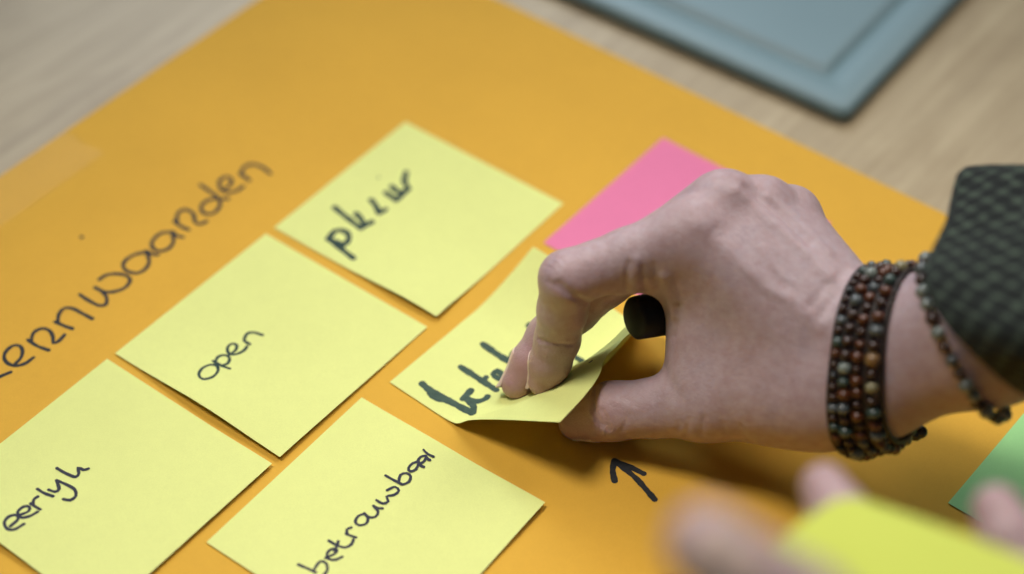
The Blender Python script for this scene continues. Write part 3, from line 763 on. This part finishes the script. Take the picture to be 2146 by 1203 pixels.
turned('cap', [(0.0, 0.2 * mm), (0.0, 5.6 * mm), (0.25 * mm, 6.3 * mm), (0.9 * mm, 7.0 * mm), (10 * mm, 7.4 * mm), (36 * mm, 7.5 * mm), (36.6 * mm, 7.0 * mm)], MAT['pen'], pen, np.zeros(3), pa)
turned('barrel', [(36 * mm, 6.4 * mm), (40 * mm, 6.8 * mm), (82 * mm, 6.8 * mm), (84 * mm, 6.2 * mm), (84.5 * mm, 2 * mm)], MAT['pen'], pen, np.zeros(3), pa)

# ------------------------------------------------------------------ ring on the middle finger
def metal_mat():
    m = N('silver'); c = m.coord(); n1 = m.noise(c, 900, 2)
    m.base(m.ramp(n1, [(0.3, (0.62, 0.60, 0.56)), (0.7, (0.74, 0.72, 0.68))])); m.set(Metallic=1.0, Roughness=0.22); return m.m
MAT['silver'] = metal_mat()
def first_out(f, c, up, sd, th, rr, off):
    dr = up * np.cos(th)[:, None] + sd * np.sin(th)[:, None]
    v_ = f((c + rr[None, :, None] * dr[:, None]).reshape(-1, 3).astype(np.float32)).reshape(len(th), len(rr))
    k = np.argmax(v_ > off, 1); ok = (v_ > off).any(1); k = np.clip(k, 1, None)
    a = v_[np.arange(len(th)), k - 1]; b = v_[np.arange(len(th)), k]
    r_ = rr[k - 1] + (rr[1] - rr[0]) * np.clip((off - a) / (b - a + 1e-9), 0, 1)
    return np.where(ok, r_, rr[-1])
def ring_around(name, f, c, ax, mat, tube, ref, off=0.0, n=72, parent=None, org=np.zeros(3), rmax=16):
    ax = ax / np.linalg.norm(ax); up = ref - ax * (ref @ ax); up /= np.linalg.norm(up); sd = np.cross(ax, up); rows = []
    rr = np.linspace(0, rmax, 320); rad = []
    rad = first_out(f, c, up, sd, np.linspace(0, 2 * math.pi, n + 1)[:-1], rr, off)
    for _ in range(6): rad = (np.roll(rad, 1) + rad * 2 + np.roll(rad, -1)) / 4
    V = []; F = []; k = 10
    for i, t_ in enumerate(np.linspace(0, 2 * math.pi, n + 1)[:-1]):
        dr = up * math.cos(t_) + sd * math.sin(t_)
        for j in range(k):
            p_ = 2 * math.pi * j / k; V.append((c + dr * (rad[i] + tube[0] * math.cos(p_)) + ax * tube[1] * math.sin(p_)) / 1000 - org)
    for i in range(n):
        for j in range(k): a, b = (i + 1) % n, (j + 1) % k; F.append((i * k + j, a * k + j, a * k + b, i * k + b))
    return link(name, mesh_np(name, V, F), mat, parent)
mf = lambda P: finger(P, MID, (10.0, 8.8, 7.4, 6.8))
rc_ = lerp(J['m0'], J['m1'], 0.60); ro = empty('finger_ring', tuple(rc_ / 1000)); tag(ro, 'thin silver ring on a finger behind the index finger', 'ring')
ring_around('band', mf, rc_, J['m1'] - J['m0'], MAT['silver'], (0.7, 1.4), DN, 0.5, parent=ro, org=rc_ / 1000)

st_c = rc_ + (DN - (J['m1'] - J['m0']) * (DN @ (J['m1'] - J['m0'])) / np.linalg.norm(J['m1'] - J['m0']) ** 2) * 10.9
bm = bmesh.new(); bmesh.ops.create_icosphere(bm, subdivisions=2, radius=0.0019); me = bpy.data.meshes.new('stone'); bm.to_mesh(me); bm.free()
sto = link('stone', me, MAT['silver'], ro); sto.location = Vector((st_c - rc_) / 1000)
# ------------------------------------------------------------------ bead bracelets
def bead_mat(name, col, rough=0.22, spec=0.6):
    m = N(name); c = m.coord(); n1 = m.noise(c, 420, 3, 0.6, 0.6)
    m.base(m.ramp(n1, [(0.32, tuple(v * 0.55 for v in col)), (0.68, tuple(min(1, v * 1.25) for v in col))])); m.set(Roughness=rough, Specular_IOR_Level=spec); return m.m
BM = {'brown': bead_mat('brown_glass_bead', (0.036, 0.014, 0.009)), 'rust': bead_mat('rust_bead', (0.085, 0.024, 0.008)), 'green': bead_mat('green_agate_bead', (0.036, 0.060, 0.052)),
      'pale': bead_mat('pale_stone_bead', (0.17, 0.20, 0.18)), 'dark': bead_mat('dark_bead', (0.016, 0.018, 0.020)), 'tan': bead_mat('tan_bead', (0.20, 0.11, 0.04)), 'cream': bead_mat('cream_bead', (0.22, 0.20, 0.11)), 'steel': bead_mat('grey_bead', (0.075, 0.09, 0.095), 0.2)}
def bead_mesh(key):
    bm = bmesh.new(); bmesh.ops.create_icosphere(bm, subdivisions=2, radius=1.0); me = bpy.data.meshes.new('bead_' + key); bm.to_mesh(me); bm.free()
    me.materials.append(BM[key]); me.polygons.foreach_set('use_smooth', np.ones(len(me.polygons), bool)); return me
BME = {k: bead_mesh(k) for k in BM}
def leather():
    m = N('brown_leather_cord'); c = m.coord(); n1 = m.noise(c, 500, 3)
    m.base(m.ramp(n1, [(0.3, (0.008, 0.005, 0.004)), (0.7, (0.022, 0.011, 0.007))])); m.set(Roughness=0.6); m.bump(n1, 0.3, 0.0006); return m.m
MAT['cord'] = leather()
wc = (J['w_ul'] + J['w_ra']) / 2
def ring_path(c, ax, off, droop=0.0, n=240, rmax=60):
    ax = ax / np.linalg.norm(ax); up = RC[:, 1] - ax * (RC[:, 1] @ ax); up /= np.linalg.norm(up); sd = np.cross(ax, up)
    rr = np.linspace(8, rmax, 160); out = []
    th = np.linspace(0, 2 * math.pi, n + 1)[:-1]; rad = []
    th_c = th[::4]; rad = first_out(hand_smooth, c, up, sd, th_c, rr, off); rad = np.interp(th, np.append(th_c, 2 * math.pi), np.append(rad, rad[0]))
    for _ in range(12): rad = (np.roll(rad, 1) + rad * 2 + np.roll(rad, -1)) / 4
    dirs = np.stack([up * math.cos(t_) + sd * math.sin(t_) for t_ in th])
    P = c + dirs * rad[:, None]
    P[:, 2] -= droop * np.clip(-(dirs[:, 2]), 0, 1)
    return P, dirs, ax
def cord(P, r_, parent, org, k=8):
    n = len(P); V = []; F = []; T = np.roll(P, -1, 0) - np.roll(P, 1, 0); T /= np.linalg.norm(T, axis=1, keepdims=True); cen = P.mean(0)
    for i in range(n):
        o_ = P[i] - cen; o_ -= T[i] * (o_ @ T[i]); o_ /= np.linalg.norm(o_); b_ = np.cross(T[i], o_)
        for j in range(k): a_ = 2 * math.pi * j / k; V.append((P[i] + (o_ * math.cos(a_) + b_ * math.sin(a_)) * r_) / 1000 - org)
    for i in range(n):
        for j in range(k): a, b = (i + 1) % n, (j + 1) % k; F.append((i * k + j, a * k + j, a * k + b, i * k + b))
    return link('leather_cord', mesh_np('leather_cord', V, F), MAT['cord'], parent)
def beads(P, r_, pat, parent, org, jit=0.25, gap=1.0):
    _, L = resample(P, 10); n = int(L / (2 * r_ * gap)); Q, _ = resample(P, n); rg = random.Random(len(P) + n)
    T = np.roll(Q, -1, 0) - np.roll(Q, 1, 0)
    for i in range(n):
        key = pat[i % len(pat)] if rg.random() < 0.85 else rg.choice(pat); sc = r_ * rg.uniform(0.84, 1.08) * (0.88 if key in ('brown', 'dark') else 1.08)
        o = bpy.data.objects.new('bead', BME[key]); COL.objects.link(o); o.parent = parent
        o.location = Vector(Q[i] / 1000 - org) + Vector([rg.uniform(-jit, jit) / 1000 for _ in range(3)])
        o.rotation_euler = Vector(T[i]).to_track_quat('Z', 'Y').to_euler(); o.scale = (sc / 1000, sc / 1000, sc / 1000 * rg.uniform(0.85, 1.0))
BAX = 0.84 * (0.99 * RC[:, 0] - 0.13 * RC[:, 1]) + 0.54 * RC[:, 2]; BAX /= np.linalg.norm(BAX)
bc = pm(1856, 762, 52)
br = empty('wrap_bracelet', tuple(bc / 1000)); tag(br, 'brown beaded leather wrap bracelet in several rows around the wrist', 'bracelet', 'bracelets on the wrist')
org = bc / 1000
rows = [(-6.6, 1.65, ['brown', 'steel', 'brown', 'green', 'rust', 'brown', 'dark', 'brown'], 1.5), (-3.1, 2.05, ['green', 'brown', 'brown', 'pale', 'brown', 'rust', 'steel', 'brown'], 2.2),
        (0.6, 1.85, ['rust', 'brown', 'rust', 'rust', 'brown', 'steel', 'rust', 'brown'], 1.8), (5.2, 2.1, ['tan', 'brown', 'cream', 'brown', 'green', 'rust', 'brown', 'rust', 'steel', 'brown'], 2.2)]
for off, r_, pat, so in rows:
    P, _, _ = ring_path(bc + BAX * off, BAX, so, 0.8); beads(P, r_, pat, br, org)
for off, cr_ in ((-8.2, 0.7), (-4.9, 0.8), (-1.2, 0.8), (2.4, 0.8), (3.2, 0.8), (7.2, 0.8)):
    P, _, _ = ring_path(bc + BAX * off, BAX, 0.2 + cr_, 0.8); cord(P, cr_, br, org)
# button bead that closes the wrap, hanging below the wrist
for (px, py, z, key, rr_) in ((1905, 905, 24, 'cream', 1.8), (1918, 908, 23, 'dark', 2.6), (1930, 905, 24, 'dark', 2.2)):
    o = bpy.data.objects.new('bead', BME[key]); COL.objects.link(o); o.parent = br; o.location = Vector(at(px, py, z) - org); o.scale = (rr_ / 1000,) * 3
# looser single strand further up the arm
AX2 = 0.80 * (0.90 * RC[:, 0] + 0.44 * RC[:, 1]) + 0.42 * RC[:, 2]; AX2 /= np.linalg.norm(AX2)
b2 = pm(2024, 702, 69)
br2 = empty('bead_bracelet', tuple(b2 / 1000)); tag(br2, 'loose single strand bracelet of pale and brown beads next to the sleeve cuff', 'bracelet', 'bracelets on the wrist')
P, _, _ = ring_path(b2, AX2, 2.0, 2.5)
beads(P, 2.2, ['pale', 'brown', 'pale', 'brown', 'steel', 'brown', 'pale'], br2, b2 / 1000)
P, _, _ = ring_path(b2, AX2, 2.0, 2.5); cord(P, 0.5, br2, b2 / 1000)
for (px, py, z, key, rr_) in ((2045, 838, 62, 'dark', 2.6), (2062, 842, 62, 'brown', 2.8), (2072, 832, 64, 'dark', 2.2)):
    o = bpy.data.objects.new('bead', BME[key]); COL.objects.link(o); o.parent = br2; o.location = Vector(at(px, py, z) - b2 / 1000); o.scale = (rr_ / 1000,) * 3

# ------------------------------------------------------------------ note pad and the other hand, close to the camera
Pc = deep(1768, 1006, 0.443)
dlo, dhi = 0.33, 0.443
ry = ray(2400, 1212)
for _ in range(50):
    md_ = (dlo + dhi) / 2
    if np.linalg.norm(CP + md_ * ry - Pc) > S: dlo = md_
    else: dhi = md_
ed1 = (CP + md_ * ry - Pc); ed1 /= np.linalg.norm(ed1)
best = None
for th in np.linspace(0, 2 * math.pi, 721):
    a_ = np.cross(ed1, [0, 0, 1.0]); a_ /= np.linalg.norm(a_); b_ = np.cross(ed1, a_); e_ = a_ * math.cos(th) + b_ * math.sin(th)
    q0, q1 = pix(Pc), pix(Pc + e_ * 0.03); dq = (q1 - q0) / np.linalg.norm(q1 - q0); tgt = np.array([-150, 138.0]); tgt /= np.linalg.norm(tgt)
    nrm = np.cross(ed1, e_); nrm = nrm if nrm[2] > 0 else -nrm
    sc_ = -(dq @ tgt) - 0.15 * nrm[2]
    if best is None or sc_ < best[0]: best = (sc_, e_, nrm)
ed2, pn = best[1], best[2]
pad = empty('note_pad', tuple(Pc)); tag(pad, 'blurred pad of yellow sticky notes held up near the camera', 'note pad')
def pad_fn(zo, sh):
    def fn(U, V):
        z = zo - 0.0050 * (U ** 2) - 0.0040 * (np.clip(0.35 - V, 0, 1) / 0.35) ** 2 * (1 - U * 0.3)
        return ed1 * (U * S + sh[0])[..., None] + ed2 * (V * S + sh[1])[..., None] + pn * z[..., None]
    return fn
grid_sheet('top_sheet', pad_fn(0.0, (0, 0)), 14, 14, 0.00012, MAT['pad'], pad)
for k in range(9):
    grid_sheet('sheet', pad_fn(-0.0004 * (k + 1), (rng.uniform(-.0002, .0002), rng.uniform(-.0002, .0002))), 8, 8, 0.00032, MAT['pad'], pad)

LJ = {k: dm(*v) for k, v in dict(t3=(1482, 1142, 0.329), t2=(1680, 1295, 0.331), t1=(1910, 1480, 0.348), tw=(2160, 1720, 0.360),
      i3=(1728, 1022, 0.453), i2=(1795, 1150, 0.443), i1=(1880, 1320, 0.432), i0=(2080, 1600, 0.411),
      m3=(2090, 1068, 0.439), m2=(2150, 1210, 0.432), m1=(2190, 1390, 0.423), m0=(2240, 1600, 0.411),
      r3=(2290, 1150, 0.432), r2=(2320, 1270, 0.426), r1=(2350, 1420, 0.419), r0=(2380, 1610, 0.411), w=(2420, 2000, 0.393), e=(2700, 2900, 0.337)).items()}
def lhand(P):
    d = rcone(P, LJ['i0'], LJ['r0'], 13, 12)
    for a, b, r1_, r2_ in (('i0', 'w', 13, 15), ('m0', 'w', 13, 16), ('r0', 'w', 12, 16), ('w', 'e', 21, 27), ('tw', 'w', 15, 17), ('t1', 'tw', 11, 15), ('tw', 'i0', 13, 13)):
        d = smin(d, rcone(P, LJ[a], LJ[b], r1_, r2_), 10)
    fi = None
    for p, rs in (('i', (10, 8.8, 7.5, 6.9)), ('m', (10, 8.8, 7.6, 7.0)), ('r', (9.6, 8.4, 7.2, 6.6))):
        x = finger(P, [LJ[p + '0'], LJ[p + '1'], LJ[p + '2'], LJ[p + '3']], rs); fi = x if fi is None else smin(fi, x, 0.7)
    d = smin(d, fi, 5)
    th = rcone(P, LJ['t1'], LJ['t2'], 10.8, 9.4); th = smin(th, rcone(P, LJ['t2'], LJ['t3'], 9.4, 7.6), 3)
    return smin(d, th, 6)
la = np.array(list(LJ.values()))
V, F = surface_nets(lhand, la.min(0) - 30, la.max(0) + 30, 1.1)
me = mesh_fast('left_hand', V / 1000, F)
fl = sum(0.3 * np.exp(-(((V - LJ[k]) ** 2).sum(1)) / 200.0) for k in ('t3', 'i3', 'm3'))
me.attributes.new('flush', 'FLOAT', 'POINT').data.foreach_set('value', np.clip(fl, 0, .6).astype(np.float32))
left = link('left_hand', me, MAT['skin']); keep(left, person); left['label'] = 'blurred left hand holding the note pad near the camera'
nail(lhand, LJ['t2'], LJ['t3'], np.array([-0.35, -0.55, 0.75]), 0.95, 0.55, 1.22, left)
lax = LJ['e'] - LJ['w']; lax /= np.linalg.norm(lax)
s2 = make_sleeve('sleeve', [LJ['w'] + lax * 25, LJ['w'] + lax * 60, LJ['e'] + lax * 30], [lax] * 3, [(33, 33, 33), (36, 36, 36), (42, 42, 42)], person, MAT['sleeve'], upv)
s2['label'] = 'dark patterned sleeve on the arm holding the pad'
